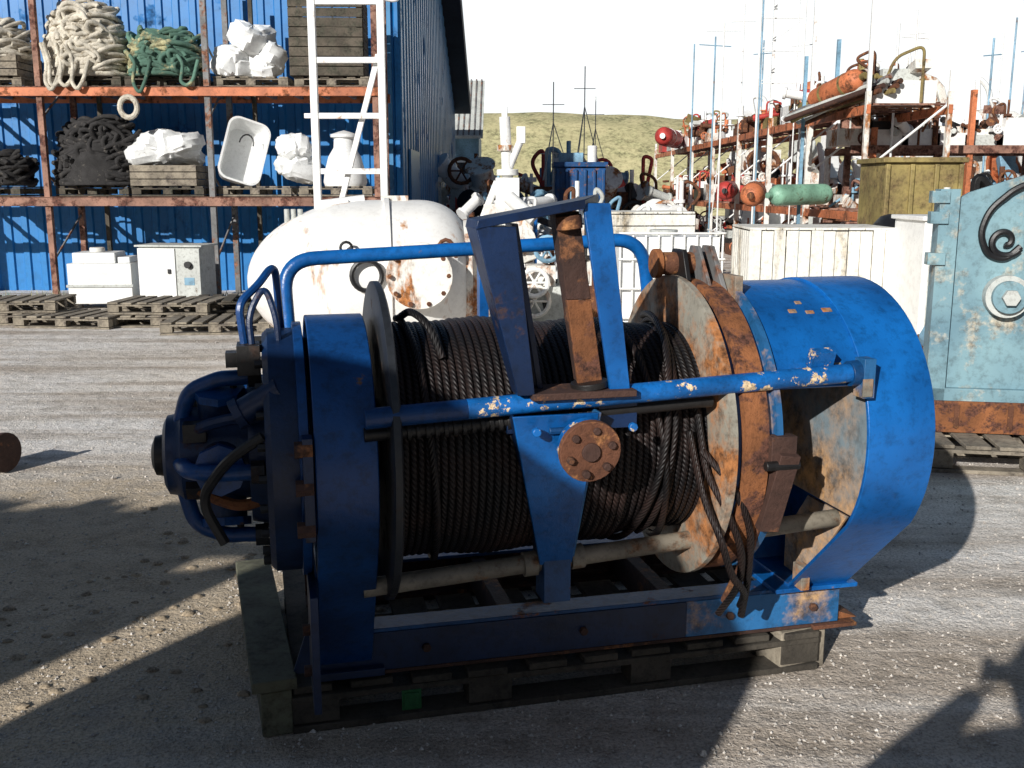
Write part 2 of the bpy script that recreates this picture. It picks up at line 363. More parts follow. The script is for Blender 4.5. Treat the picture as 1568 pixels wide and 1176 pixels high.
for z in (.3,.42): g.mat('drust').cyl((-.07,-.25,z),(-.045,-.25,z),.016,6)
g.done(.002)
p=[];s_=.2;per=.0205
while s_<1.068:
    base=.347 if s_<.60 else (.337 if s_<.82 else .320)
    base+=.005*math.sin(s_*17)+rnd.uniform(-.002,.002)
    for q in range(7):
        t=q/7; p.append((s_+per*t, base-.010+ .010*math.sqrt(max(0,1-(2*t-1)**2))))
    s_+=per
dr=MB('wire_rope_drum',W).mat('wire'); dr.revx(p,0,ZC,112)
dr.mat('dark').revx([(.16,.12),(1.1,.12)],0,ZC,24)
dr.done(angle=80)
fl=MB('drum_flanges',W).mat('flange')
fl.revx([(.165,.1),(.165,.455),(.168,.462),(.185,.462),(.19,.455),(.2,.33),(.2,.1)],0,ZC,80)
fl.mat('creamrust').revx([(1.065,.1),(1.072,.455),(1.075,.462),(1.093,.462)],0,ZC,80)
fl.mat('bluerust').revx([(1.093,.462),(1.096,.45),(1.1,.43),(1.118,.43)],0,ZC,80)
fl.mat('orust').revx([(1.118,.43),(1.12,.452),(1.19,.452),(1.192,.43)],0,ZC,80)
fl.mat('blueworn').revx([(1.192,.43),(1.21,.43),(1.212,.455),(1.23,.455),(1.232,.1)],0,ZC,80)
fl.done(.0)
lr=MB('loose_wire_rope',W).mat('wire')
def onr(r,a,s): return Vector((s,-r*math.cos(R(a)),ZC+r*math.sin(R(a))))
for (a0,a1,r0,r1,s0,s1) in [(-75,110,.335,.345,.86,1.03),(-60,140,.328,.328,.92,1.05),(-80,120,.335,.33,1.0,.83),(-90,100,.352,.35,.32,.24)]:
    n=40; lr.tube([onr(r0+(r1-r0)*i/n+.003*math.sin(i*.5),a0+(a1-a0)*i/n,s0+(s1-s0)*i/n) for i in range(n+1)],.0105,8)
lr.tube(arcpts([onr(.345,30,1.03),onr(.36,-10,1.05),(1.08,-.42,.74),(1.15,-.40,.6),(1.19,-.31,.45),(1.17,-.22,.33)],8,.12),.011,8)
lr.tube(arcpts([onr(.345,10,1.0),onr(.39,-20,1.04),(1.06,-.44,.66),(1.12,-.40,.52),(1.20,-.33,.44),(1.25,-.2,.34)],8,.12),.011,8)
lr.tube(arcpts([onr(.345,0,1.04),(1.10,-.43,.80),(1.17,-.41,.66),(1.22,-.30,.45),(1.23,-.25,.33)],8,.12),.011,8)
lr.tube(arcpts([(.24,.0,1.235),(.26,-.1,1.27),(.30,-.18,1.24),(.33,-.22,1.15)],8,.08),.011,8)
lr.done(angle=80)
sh=MB('right_housing',W).mat('blue')
n=44
oa=[(-.44*math.cos(R(24+164*i/n)),ZC+.44*math.sin(R(24+164*i/n))) for i in range(n+1)]
ia=[(-.429*math.cos(R(24+164*i/n)),ZC+.429*math.sin(R(24+164*i/n))) for i in range(n+1)]
sh.ring(oa,ia,'x',1.235,1.5,True)
o=tear(.447,ZC,-.05,.20,.315,a0=-35,a1=215)
sh.ring(o,inset(o,.012),'x',1.497,1.71)
sh.prism(inset(o,.011),'x',1.675,1.69)
o2=[q for q in inset(o,.011) if q[1]>.655]
sh.mat('web').prism(o2,'x',1.500,1.510)
sh.mat('web').prism([(-.26,.62),(-.03,.62),(.1,.45),(.1,.33),(-.03,.33)],'x',1.56,1.57)
sh.mat('blue').bx(1.44,1.74,-.07,.24,.303,.318)
sh.mat('creamrust').box((1.53,-.07,.36),(.03,.06,.08))
# rust scabs and weld bead along the shroud seam
q=random.Random(4)
for i in range(9):
    a=R(q.choice((30,34,60,95,100))+q.uniform(-4,4)); s0=q.uniform(1.30,1.48)
    sh.mat('creamrust').box((s0,-.4405*math.cos(a),ZC+.4405*math.sin(a)),(q.uniform(.01,.035),.004,q.uniform(.008,.02)),(90-math.degrees(a)-90,0,0))
sh.done(.003)
tb=MB('tie_bars',W)
tb.mat('blue_shade').cyl((.10,-.405,1.035),(.36,-.408,1.048),.0265,20)  # left stretch coloured darker where the bar lies in shadow
tb.mat('bluechip').cyl((.36,-.408,1.048),(1.50,-.415,1.10),.0265,20)
tb.mat('blueworn').box((1.484,-.425,1.085),(.035,.05,.11)); tb.mat('creamrust').box((1.478,-.452,1.06),(.03,.006,.05))
tb.mat('bluerust').cyl((1.44,-.413,1.095),(1.47,-.413,1.097),.036,16)
tb.mat('bluechip').box((1.36,-.40,1.14),(.07,.03,.05),(20,0,0))
tb.mat('steel').cyl((.10,-.2,.505),(1.56,-.205,.60),.027,20)
tb.mat('dark').cyl((.1,-.37,.985),(1.05,-.37,1.03),.018,14)
for k in range(24):
    s0=.16+k*.024
    tb.mat('dark').cyl((s0,-.37,.985+(s0-.1)*.041),(s0+.011,-.37,.986+(s0-.1)*.041),.025,10)
tb.mat('steel').cyl((.56,-.202,.535),(.60,-.203,.537),.036,20); tb.cyl((.70,-.203,.545),(.74,-.203,.548),.036,20)
tb.mat('blue').tube(arcpts([(-.06,.2,1.02),(-.075,.24,1.39),(1.08,.27,1.44),(1.12,.29,1.2)],10,.1),.022,14)
tb.mat('blue').bx(.53,.56,.25,.29,1.0,1.40)
tb.done(.001)
rg=MB('rope_guide_frame',W)
rg.mat('darkblue').taper((.505,-.42,1.085),(.42,-.42,1.510),(.045,.07),(.10,.13))
rg.mat('darkblue').taper((.56,-.36,1.085),(.488,-.36,1.515),(.016,.05),(.016,.08))
rg.mat('blue').taper((.762,-.43,1.085),(.69,-.43,1.565),(.055,.014),(.072,.014))
rg.mat('bluerust').taper((.785,-.385,1.085),(.72,-.385,1.565),(.010,.076),(.010,.076))
rg.mat('darkblue').hexa([(.37,-.49,1.505),(.655,-.45,1.552),(.73,-.33,1.565),(.37,-.35,1.505)],[(.375,-.49,1.527),(.655,-.45,1.575),(.73,-.33,1.588),(.375,-.35,1.527)])
rg.mat('orust').taper((.690,-.40,1.10),(.656,-.40,1.32),(.068,.012),(.065,.012))
rg.mat('drust').taper((.656,-.40,1.321),(.622,-.40,1.545),(.065,.012),(.062,.012))
rg.mat('drust').taper((.668,-.37,1.10),(.596,-.37,1.54),(.008,.06),(.008,.06))
rg.mat('rust').cyl((.628,-.406,1.50),(.624,-.406,1.535),.034,16)
rg.mat('drust').bx(.52,.80,-.46,-.33,1.07,1.088)
rg.mat('darkblue').bx(.47,.83,-.385,-.37,.97,1.075)
rg.mat('dark').cyl((.69,-.40,1.088),(.688,-.40,1.105),.05,20)
rg.mat('blue').hexa([(.47,-.452,1.03),(.70,-.452,1.03),(.70,-.44,1.03),(.47,-.44,1.03)],[(.60,-.245,.545),(.695,-.245,.545),(.695,-.233,.545),(.60,-.233,.545)])
rg.mat('darkblue').hexa([(.47,-.45,1.03),(.478,-.45,1.03),(.478,-.34,1.03),(.47,-.34,1.03)],[(.60,-.24,.56),(.608,-.24,.56),(.608,-.17,.56),(.60,-.17,.56)])
rg.mat('blueworn').hexa([(.70,-.45,1.03),(.708,-.45,1.03),(.708,-.34,1.03),(.70,-.34,1.03)],[(.695,-.24,.56),(.703,-.24,.56),(.703,-.17,.56),(.695,-.17,.56)])
rg.mat('bluerust').bx(.61,.69,-.25,-.16,.43,.56)
rg.mat('bluechip').cyl((.665,-.44,.945),(.665,-.475,.94),.076,32)
rg.mat('rust').cyl((.665,-.475,.94),(.665,-.495,.938),.082,32)
for k in range(6):
    a=2*math.pi*k/6+.3
    rg.mat('drust').cyl((.665+.058*math.cos(a),-.49,.938+.058*math.sin(a)),(.665+.058*math.cos(a),-.508,.937+.058*math.sin(a)),.011,6)
rg.mat('drust').cyl((.665,-.49,.938),(.665,-.503,.938),.025,16)
for s0 in (.79,.53): rg.mat('bluechip').cyl((s0,-.455,.99),(s0,-.47,.99),.012,8)
rg.mat('bluerust').cyl((.57,-.435,.985),(.62,-.435,.985),.01,8)
rg.done(.002)
bk=MB('brake_band_bracket',W)
bk.mat('rust').cyl((1.05,.05,1.375),(1.18,.02,1.375),.035,20)
bk.mat('orust').cyl((1.035,.05,1.375),(1.055,.05,1.375),.045,20)
bk.mat('dark').prism([(-.06,1.33),(.12,1.33),(.06,1.42),(-.02,1.42)],'x',1.10,1.115)
bk.mat('rackgrey').prism([(-.14,1.28),(.1,1.33),(.04,1.43),(-.02,1.43)],'x',1.19,1.205)
bk.mat('rackgrey').prism([(-.14,1.28),(.1,1.33),(.04,1.43),(-.02,1.43)],'x',1.15,1.16)
bk.mat('creamrust').bx(1.21,1.235,-.16,-.06,1.29,1.35)
bk.mat('drust').box((1.225,-.43,.78),(.06,.06,.24),(14,6,0))
bk.mat('drust').box((1.225,-.45,.90),(.075,.04,.08))
bk.mat('dark').cyl((1.17,-.47,.86),(1.27,-.47,.86),.014,8)
bk.mat('rust').tube(arcpts([(1.2,-.40,.7),(1.21,-.3,.52),(1.20,-.2,.36)],6,.1),.015,8)
bk.done(.002)
bs=MB('base_skid',W)
for t0,sg in ((-.03,1),(.62,-1)):
    bs.mat('darkblue' if sg==1 else 'drust').bx(-.04,1.15,t0,t0+sg*.012,.168,.29)
    bs.mat('blueworn' if sg==1 else 'drust').bx(1.15,1.70,t0,t0+sg*.012,.168,.29)
    bs.mat('bluerust').bx(-.04,1.70,t0,t0+sg*.09,.291,.303)
    bs.mat('drust').bx(-.04,1.70,t0,t0+sg*.09,.155,.167)
for s0 in (.0,.55,1.1,1.62):
    bs.mat('drust').bx(s0,s0+.05,-.01,.6,.17,.285)
bs.mat('orust').prism([(1.70,.17),(1.78,.17),(1.70,.20)],'y',-.02,.08)
bs.mat('rust').bx(1.60,1.76,-.05,.1,.153,.166)
bs.mat('darkblue').prism([(-.04,.18),(-.10,.18),(-.04,.36)],'y',-.02,-.005)
for s0 in (.3,.8,1.3,1.6): bs.mat('drust').cyl((s0,-.03,.23),(s0,-.045,.23),.014,6)
bs.done(.002)

def pallet(loc,rot=0,L=1.2,Wd=.8,mat='wood',H=.144,name='pallet',boards=None):
    m=MB(name).mat(mat); nb=boards or max(5,int(L/.17)); bw=L/nb*.72
    for i in range(nb):
        x=-L/2+bw/2+(L-bw)*i/(nb-1); j=rnd.uniform(-.006,.006)
        m.box((x+j,rnd.uniform(-.01,.01),H-.011+rnd.uniform(-.002,.002)),(bw*rnd.uniform(.9,1.05),Wd+rnd.uniform(-.015,.015),.022),(0,0,rnd.uniform(-.8,.8)))
    for y in (-Wd/2+.05,0,Wd/2-.05):
        m.box((0,y,H-.022-.0145),(L,.1,.020)); m.box((0,y,.012),(L,.1,.022))
        nblk=3 if L<1.5 else 4
        for i in range(nblk):
            x=-L/2+.07+(L-.14)*i/(nblk-1); m.box((x,y,(H-.01)/2),(.138,.097,H-.07))
    return m.done(.003,loc,rot)
WR=math.degrees(math.atan2(.233,.972))
def wl(s,t,z=0): return (-.56+.972*s-.233*t, 2.84+.233*s+.972*t, z)
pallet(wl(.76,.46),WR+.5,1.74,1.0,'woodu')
ex=MB('timber_bearer').mat('woodg')
ex.box(wl(-.19,.45,.172),(.13,1.04,.035),(0,0,WR+4)); ex.box(wl(-.185,.45,.075),(.09,1.0,.14),(0,0,WR+4)); ex.done(.004)
ex=MB('timber_block').mat('wood'); ex.box(wl(1.57,.08,.070),(.18,.2,.148),(0,0,WR+8)); ex.done(.006)
ex=MB('plastic_tag').mat('greentag'); ex.box(wl(.25,-.052,.07),(.045,.006,.05),(0,0,WR)); ex.box(wl(.25,-.046,.07),(.06,.004,.065),(0,0,WR)); ex.done(.001)
ex=MB('rusty_pipe_fitting').mat('drust')
ex.cyl((-3.12,5.7,.12),(-2.92,5.62,.12),.085,20); ex.cyl((-2.92,5.62,.12),(-2.89,5.61,.12),.115,20); ex.mat('dark').cyl((-3.0,5.68,.12),(-3.0,5.5,.12),.05,14); ex.done(.003)

# ------------------------------------------------------------------ white tank
t=MB('white_tank'); t.mat('tank')
prof=[(-1.25,0)]
for i in range(1,17):
    a=R(90*i/16); prof.append((-1.25+1.15*(1-math.cos(a)),.74*math.sin(a)))
prof+=[(.35,.74)]
for i in range(1,9):
    a=R(75*i/8); prof.append((.35+.42*math.sin(a),.74-.3*(1-math.cos(a))))
t.revx(prof,0,.76,48)
t.mat('whiterust').revx([(.74,.55),(.78,.56),(.80,.56),(.80,.44),(.92,.43),(.92,.50),(.97,.50),(.97,.3),(1.0,.28),(1.0,0)],0,.76,40)
t.mat('tank').revx([(.02,.741),(.021,.765),(.07,.765),(.071,.741)],0,.76,48)
t.mat('whiterust').cyl((.35,-.6,.86),(.30,-.84,.86),.24,28); t.cyl((.305,-.82,.86),(.30,-.87,.86),.29,28)
t.mat('black').tube([(.0+.13*math.cos(k*.2617)-.15,-.775,.86+.13*math.sin(k*.2617)) for k in range(24)],.022,8,closed=True)
t.mat('black').tube([(-.32+.05*math.cos(k*.5236),-.73,1.10+.05*math.sin(k*.5236)) for k in range(12)],.014,6,closed=True)
for k in range(10):
    a=2*math.pi*k/10; t.mat('rust').cyl((.3+.255*math.cos(a),-.865,.86+.255*math.sin(a)),(.3+.255*math.cos(a),-.90,.86+.255*math.sin(a)),.022,6)
t.mat('rust').tube([(.55+.09*math.cos(k*.4),-.66,1.0+.16*math.sin(k*.4)) for k in range(9)],.02,6)
t.mat('tank').bx(-.75,-.55,-.45,.45,.0,.5); t.bx(.1,.3,-.5,.5,.0,.4)
t.mat('white').bx(-.60,-.3,-.1,.1,1.42,1.50); t.cyl((-.55,0,1.45),(-.15,0,1.50),.05,12)
for q in (-.86,-.80,-.74): t.mat('grey').cyl((q,-.1,1.2),(q,-.1,1.42),.025,10)
t.mat('whiterust').bx(.0,.25,-.06,.06,1.49,1.54)
t.done(.004,(-1.22,9.6,0),8)

# ------------------------------------------------------------------ blue shed
b=bpy.data.objects.new('blue_shed',None); scene.collection.objects.link(b)
def corrug(name,x0,x1,z1f,mat,pitch=.26,along='x',const=16.3,depth=.035):
    m=MB(name,b).mat(mat); pts=[]; x=x0
    while x<x1:
        pts+= [(x,0),(x+pitch*.5,0),(x+pitch*.58,depth),(x+pitch*.92,depth)]; x+=pitch
    vs=[];fs=[]
    for (x,dd) in pts:
        if along=='x': vs+=[(x,const-dd,0),(x,const-dd,z1f(x))]
        else: vs+=[(const+dd,x,0),(const+dd,x,z1f(x))]
    for i in range(len(pts)-1): fs.append((2*i,2*i+2,2*i+3,2*i+1))
    m.add(vs,fs); return m.done(angle=20)
corrug('front_wall',-16,-1.92,lambda x:7.2,'wall')
def topz(y): return 7.2 if y<26 else 7.2-(y-26)*.39
corrug('side_wall',16.3,33.6,topz,'wall2',pitch=.5,along='y',const=-1.88,depth=.04)
tr=MB('corner_trim_and_roof',b).mat('wall2'); tr.bx(-1.95,-1.86,16.24,16.32,0,7.2)
tr.mat('roof').hexa([(-8,16,7.2),(-1.45,16,7.2),(-1.45,26,7.2),(-8,26,7.2)],[(-8,16,7.4),(-1.45,16,7.4),(-1.45,26,7.4),(-8,26,7.4)])
tr.hexa([(-8,26,7.2),(-1.35,26,7.2),(-1.35,34.0,4.0),(-8,34.0,4.0)],[(-8,26,7.7),(-1.35,26,7.7),(-1.35,34.2,4.45),(-8,34.2,4.45)])
tr.mat('wall2').bx(-1.84,-1.80,18.5,20.3,0,2.3); tr.mat('roof').bx(-1.80,-1.79,20.1,20.15,1.0,1.15)
tr.mat('white').bx(-9.5,-9.35,16.2,16.26,3.2,3.6)
tr.mat('grey').bx(-2.4,-1.5,33.4,33.5,0,.9)
tr.done()
hu=MB('small_hut').mat('lblue'); hu.bx(-3.5,-1.15,36,39,0,3.4)
hu.mat('grey').hexa([(-3.7,35.7,3.3),(-1.0,35.7,3.3),(-1.0,38.5,5.4),(-3.7,38.5,5.4)],[(-3.7,35.7,3.4),(-1.0,35.7,3.4),(-1.0,38.5,5.5),(-3.7,38.5,5.5)])
hu.mat('rackgrey')
for i in range(14): hu.hexa([(-3.6+i*.19,35.72,3.42),(-3.55+i*.19,35.72,3.42),(-3.55+i*.19,38.5,5.52),(-3.6+i*.19,38.5,5.52)],[(-3.6+i*.19,35.72,3.45),(-3.55+i*.19,35.72,3.45),(-3.55+i*.19,38.5,5.55),(-3.6+i*.19,38.5,5.55)])
hu.mat('white').bx(-2.0,-1.3,35.95,36,1.4,2.6); hu.mat('roof').bx(-1.9,-1.4,35.93,35.95,1.5,2.5)
hu.done()

# ------------------------------------------------------------------ left rack
rk=MB('shelving_rack')
xs=[-11.36,-9.0,-6.64,-4.28,-1.92]
for i,x in enumerate(xs):
    for y in (14.75,15.85):
        rk.mat('rackgrey' if i%2 else 'rackrust').bx(x-.04,x+.04,y-.04,y+.04,0,4.6)
        rk.mat('dark').bx(x-.09,x+.09,y-.09,y+.09,0,.01)
    for z in (.6,1.8,2.6,3.6): rk.mat('rackgrey').cyl((x,14.79,z),(x,15.81,z+(.6 if z in(.6,2.6) else -.5)),.018,6)
for x in (-6.25,-3.9): rk.mat('woodd').bx(x-.03,x+.03,15.83,15.9,0,4.4)
for z in (1.43,2.95):
    for y in (14.70,15.90):
        rk.mat('orange' if z>2 else 'rackrust').bx(-11.4,-1.85,y-.025,y+.025,z-.07,z+.05)
        rk.mat('rackrust').bx(-11.4,-1.85,y-.04,y+.04,z+.051,z+.06)
    for i in range(24): rk.mat('rackgrey').bx(-11.2+i*.4,-11.15+i*.4,14.73,15.87,z-.02,z+.045)
rk.done(.003)
for z in (1.495,3.015):
    for x in (-10.3,-7.6 if z<2 else -7.45,-6.05,-4.95,-3.7,-2.55):
        pallet((x,15.25,z),rnd.uniform(-2,2),1.05,.8,'woodd' if rnd.random()<.5 else 'wood')

def rope_pile(x,y,z,w,h,mat,n=60,r=.034,seed=1,droop=0,dep=.42):
    q=random.Random(seed); m=MB('rope_coil').mat(mat)
    m.lathe([(.0,h*.84),(w*.2,h*.80),(w*.34,h*.6),(w*.40,h*.3),(w*.40,.02)],(x,y,z),16)
    for i in range(n):
        t=(i+.5)/n; zz=z+r+(h*.93-2*r)*t; sh=math.sqrt(max(.05,1-.80*t**2.6))
        ex=w/2*sh*q.uniform(.86,1.05); ey=dep*sh*q.uniform(.9,1.08); a0=q.uniform(0,6.28)
        ti=q.gauss(0,.22); tj=q.uniform(-.25,.25); ph=q.uniform(0,6); f=q.choice((2,3,4))
        pts=[]
        for k in range(30):
            a=a0+k*2*math.pi*.92/29; rr=1+.035*math.sin(f*a+ph)+.02*math.sin(9*a+ph)
            px=ex*math.cos(a)*rr; py=ey*math.sin(a)*rr
            pts.append((x+px,y+py,min(z+h,max(z+r,zz+ti*px+tj*py+.04*math.sin(f*a+ph)))))
        m.tube(pts,r*q.uniform(.85,1.1),6)
    for i in range(n//4):   # short looping bights lying on the surface
        a=q.uniform(-1.2,1.2); t=q.uniform(.2,.85); sh=math.sqrt(max(.05,1-.8*t**2.6))
        cx=x+w/2*sh*math.sin(a)*.9; cy=y-dep*sh*math.cos(a)*1.02; lw=q.uniform(.10,.22)*w; lh=q.uniform(.06,.16)*h; rot=q.uniform(-.8,.8)
        pts=[]
        for k in range(14):
            th=k*.42; u=lw*math.cos(th); v=lh*math.sin(th)
            pts.append((cx+(u*math.cos(rot)-v*math.sin(rot))*math.cos(a),cy+(u*math.cos(rot))*math.sin(a)-.02-.02*math.cos(th*2),max(z+r,min(z+h,z+h*t+u*math.sin(rot)+v*math.cos(rot)))))
        m.tube(pts,r,6)
    for i in range(droop):
        a=q.uniform(-.42,.42)*w
        m.tube(arcpts([(x+a-.1,y-dep,z+h*.4),(x+a,y-dep-.08,z+.15),(x+a+q.uniform(-.05,.05),y-.56,z-.1),(x+a+.05,y-.56,z-q.uniform(.15,.3)),(x+a+.14,y-.55,z-.08),(x+a+.2,y-dep-.05,z+.2)],5,.1),r*.8,6)
    return m.done(angle=80)
Z2=3.16; Z1=1.64
rope_pile(-7.45,15.15,Z2+.25,1.1,.55,'ropew',40,seed=1)
rope_pile(-6.08,15.15,Z2,1.12,1.08,'ropew',64,r=.036,seed=2,droop=4)
rope_pile(-4.95,15.15,Z2,1.05,.68,'ropeg',46,r=.034,seed=3,droop=2)
rope_pile(-6.0,15.15,Z1,1.28,.98,'ropek',64,r=.034,seed=4)
rope_pile(-7.5,15.15,Z1,1.0,.5,'ropek',30,r=.036,seed=5)
def crate(name,x,y,z,w,dp,h,mat,rot=0,vert=False,gap=.012,top=False):
    m=MB(name).mat(mat)
    if vert:
        n=max(4,int(w/.11)); bw=w/n
        for sy in (-1,1):
            for i in range(n): m.box((-w/2+bw*(i+.5),sy*dp/2+rnd.uniform(-.003,.003),h/2+rnd.uniform(-.012,.012)),(bw-gap,.022,h),(0,rnd.uniform(-.3,.3),0))
        n2=max(3,int(dp/.11)); bw=dp/n2
        for sx in (-1,1):
            for i in range(n2): m.box((sx*(w/2-.012),-dp/2+bw*(i+.5),h/2),(.022,bw-gap-.02,h-.02))
        for z0 in (.12,h-.1):
            m.box((0,-dp/2+.03,z0),(w-.05,.03,.09))
    else:
        n=max(3,int(h/.13)); bh=h/n
        for i in range(n):
            zz=bh*(i+.5)
            for sy in (-1,1): m.box((0,sy*dp/2,zz),(w,.022,bh-gap))
            for sx in (-1,1): m.box((sx*(w/2+.0),0,zz),(.022,dp-.03,bh-gap))
        for sx in (-1,1):
            for sy in (-1,1): m.box((sx*(w/2-.05),sy*(dp/2-.04),h/2),(.07,.05,h))
    if top:
        n=max(4,int(w/.14)); bw=w/n
        for i in range(n): m.box((-w/2+bw*(i+.5),0,h+.016),(bw-gap,dp+.02,.022))
    m.mat('woodd').box((0,0,.03),(w-.06,dp-.06,.03))
    return m.done(.003,(x,y,z),rot)
crate('wooden_crate',-7.5,15.2,Z2,1.1,.8,.3,'wood')
crate('wooden_crate',-2.62,15.2,Z2,1.02,.8,1.05,'woodd',3)
crate('wooden_crate',-5.0,15.2,Z1,.95,.75,.3,'wood')
def sacks(name,x,y,z,w,h,mat,n=6,seed=2):
    q=random.Random(seed); m=MB(name).mat(mat)
    for i in range(n):
        cx=q.uniform(-w/2+.16,w/2-.16); cz=q.uniform(.08,h-.12)*(1-abs(cx)/w); cy=q.uniform(-.15,.1)
        rx,ry,rz=q.uniform(.18,.28)*w/.9,q.uniform(.2,.3),q.uniform(.12,.2)
        rt=Euler((q.uniform(-.3,.3),q.uniform(-.5,.5),q.uniform(0,3))).to_matrix()
        vs=[];fs=[];a,b2=24,14; p1,p2=q.uniform(0,6),q.uniform(0,6)
        sg=lambda v,e: math.copysign(abs(v)**e,v)
        for j in range(b2+1):
            th=math.pi*j/b2
            for k in range(a):
                ph=2*math.pi*k/a; d=1+.05*math.sin(7*ph+p1+3*th)+.04*math.sin(11*th+p2+2*ph)
                v=rt@Vector((rx*sg(math.sin(th),.6)*sg(math.cos(ph),.55)*d,ry*sg(math.sin(th),.6)*sg(math.sin(ph),.55)*d,rz*sg(math.cos(th),.6)*d))
                vs.append((cx+v.x,cy+v.y,max(.0,cz+v.z+.05)))
        for j in range(b2):
            for k in range(a): fs.append((j*a+k,(j+1)*a+k,(j+1)*a+(k+1)%a,j*a+(k+1)%a))
        m.add(vs,fs)
    return m.done(loc=(x,y,z),angle=35)
sacks('plastic_sacks',-5.0,15.15,Z1+.25,1.0,.5,'whitep',8,3)
sacks('plastic_sacks',-3.75,15.15,Z2,.85,.8,'whitep',8,5)
sacks('plastic_sacks',-3.1,15.2,Z1,.6,.7,'whitep',7,8)
tb=MB('plastic_tub').mat('whitep')
def rr(w,h,r,n=6):
    o=[]
    for cx,cy,a0 in ((w/2-r,h/2-r,0),(-w/2+r,h/2-r,90),(-w/2+r,-h/2+r,180),(w/2-r,-h/2+r,270)):
        for i in range(n+1): a=R(a0+90*i/n); o.append((cx+r*math.cos(a),cy+r*math.sin(a)))
    return o
A=rr(.62,.95,.16);B=rr(.50,.82,.13);C=rr(.56,.89,.14); D=rr(.45,.77,.12)
n=len(A); vs=[(p[0],0,p[1]) for p in A]+[(p[0],.34,p[1]) for p in B]+[(p[0],0.0,p[1]) for p in C]+[(p[0],.30,p[1]) for p in D]
fs=[(i,(i+1)%n,n+(i+1)%n,n+i) for i in range(n)]+[(2*n+(i+1)%n,2*n+i,3*n+i,3*n+(i+1)%n) for i in range(n)]+[(i,2*n+i,2*n+(i+1)%n,(i+1)%n) for i in range(n)]+[tuple(range(n,2*n)),tuple(range(3*n,4*n))]
tb.add(vs,fs); tb.mat('black').tube([(.1*math.cos(k*.4),-.02,.1+.14*math.sin(k*.4)) for k in range(9)],.012,6)
o=tb.done(); o.location=(-3.85,14.95,Z1+.5); o.rotation_euler=(R(-14),R(18),R(22))
pt=MB('white_air_vent').mat('whitep'); pt.lathe([(.3,0),(.32,.06),(.30,.2),(.24,.42),(.16,.55),(.15,.68),(.2,.7),(.2,.74),(.08,.78),(.0,.8)],(-2.45,15.2,Z1),24); pt.done()
cb=MB('electrical_cabinet').mat('grey'); cb.bx(-.42,.42,-.25,.25,.16,.85); cb.mat('white').bx(-.43,.08,-.27,-.252,.18,.83); cb.mat('grey').bx(.12,.42,-.275,-.252,.18,.83); cb.mat('black').cyl((.27,-.28,.62),(.27,-.33,.62),.045,14); cb.bx(-.02,.02,-.29,-.272,.5,.56); cb.mat('lblue').bx(.2,.34,-.28,-.276,.35,.45); cb.mat('grey').bx(-.46,.46,-.29,.28,.851,.875); cb.done(.006,(-4.5,13.7,0),-6)
pallet((-4.5,13.7,0),-6)
wm=MB('washing_unit').mat('white'); wm.bx(-.42,.42,-.3,.3,.08,.62); wm.mat('whitep').bx(-.36,.2,-.24,.24,.621,.76); wm.bx(.22,.38,-.2,.2,.621,.70); wm.mat('grey').bx(-.44,.44,-.32,-.302,.3,.34); wm.mat('whiterust').bx(-.42,-.36,-.3,.3,0,.08); wm.bx(.36,.42,-.3,.3,0,.08); wm.cyl((-.1,0,.76),(-.1,0,.82),.1,14); wm.done(.012,(-5.55,13.9,.0),4)
for (x,y,z,r_) in [(-6.1,12.4,0,3),(-6.1,12.4,.145,6),(-5.2,12.1,0,-8),(-4.2,12.2,0,4),(-4.15,12.25,.145,-3),(-3.3,12.5,0,12),(-7.4,12.9,0,2),(-7.4,12.9,.145,0),(-3.35,11.6,0,5),(-3.3,12.5,.145,9)]:
    pallet((x,y,z),r_,1.2,.8,'woodd' if rnd.random()<.4 else 'wood')
wd=MB('weeds').mat('ropeg'); q=random.Random(21)
for i in range(260):
    c=q.choice([(-7.4,14.3),(-3.9,14.4),(-6.5,14.5),(-3.2,13.8)]); x=c[0]+q.gauss(0,.28); y=c[1]+q.gauss(0,.15); hh=q.uniform(.06,.22); dx=q.uniform(-.08,.08)
    wd.add([(x,y,0),(x+.02,y,0),(x+dx,y+q.uniform(-.04,.04),hh)],[(0,1,2)])
wd.done()
ld=MB('steel_ladder').mat('white')
y=13.1
for x in (-2.47,-1.62): ld.bx(x-.045,x+.045,y-.045,y+.045,0,5.2)
for z in (.6,1.17,1.82,2.50,3.17,3.86,4.55): ld.bx(-2.424,-1.666,y-.03,y+.03,z-.035,z+.035)
ld.hexa([(-1.70,y+.05,3.25),(-1.63,y+.05,3.25),(-1.63,y+.11,3.25),(-1.70,y+.11,3.25)],[(-2.32,y+.05,1.1),(-2.25,y+.05,1.1),(-2.25,y+.11,1.1),(-2.32,y+.11,1.1)])
ld.bx(-2.60,-2.517,y-.03,y+.03,2.47,2.53)
ld.tube(arcpts([(-1.58,y,3.9),(-1.41,y,3.87),(-1.31,y,4.05),(-1.28,y,4.4)],6,.12),.03,8)
ld.done(.004)
lamp=MB('rope_fender').mat('ropew'); lamp.tube([(-5.35+.12*math.sin(k*.35),14.6,2.72+.14*math.cos(k*.35)) for k in range(18)],.04,8,closed=True); lamp.done()

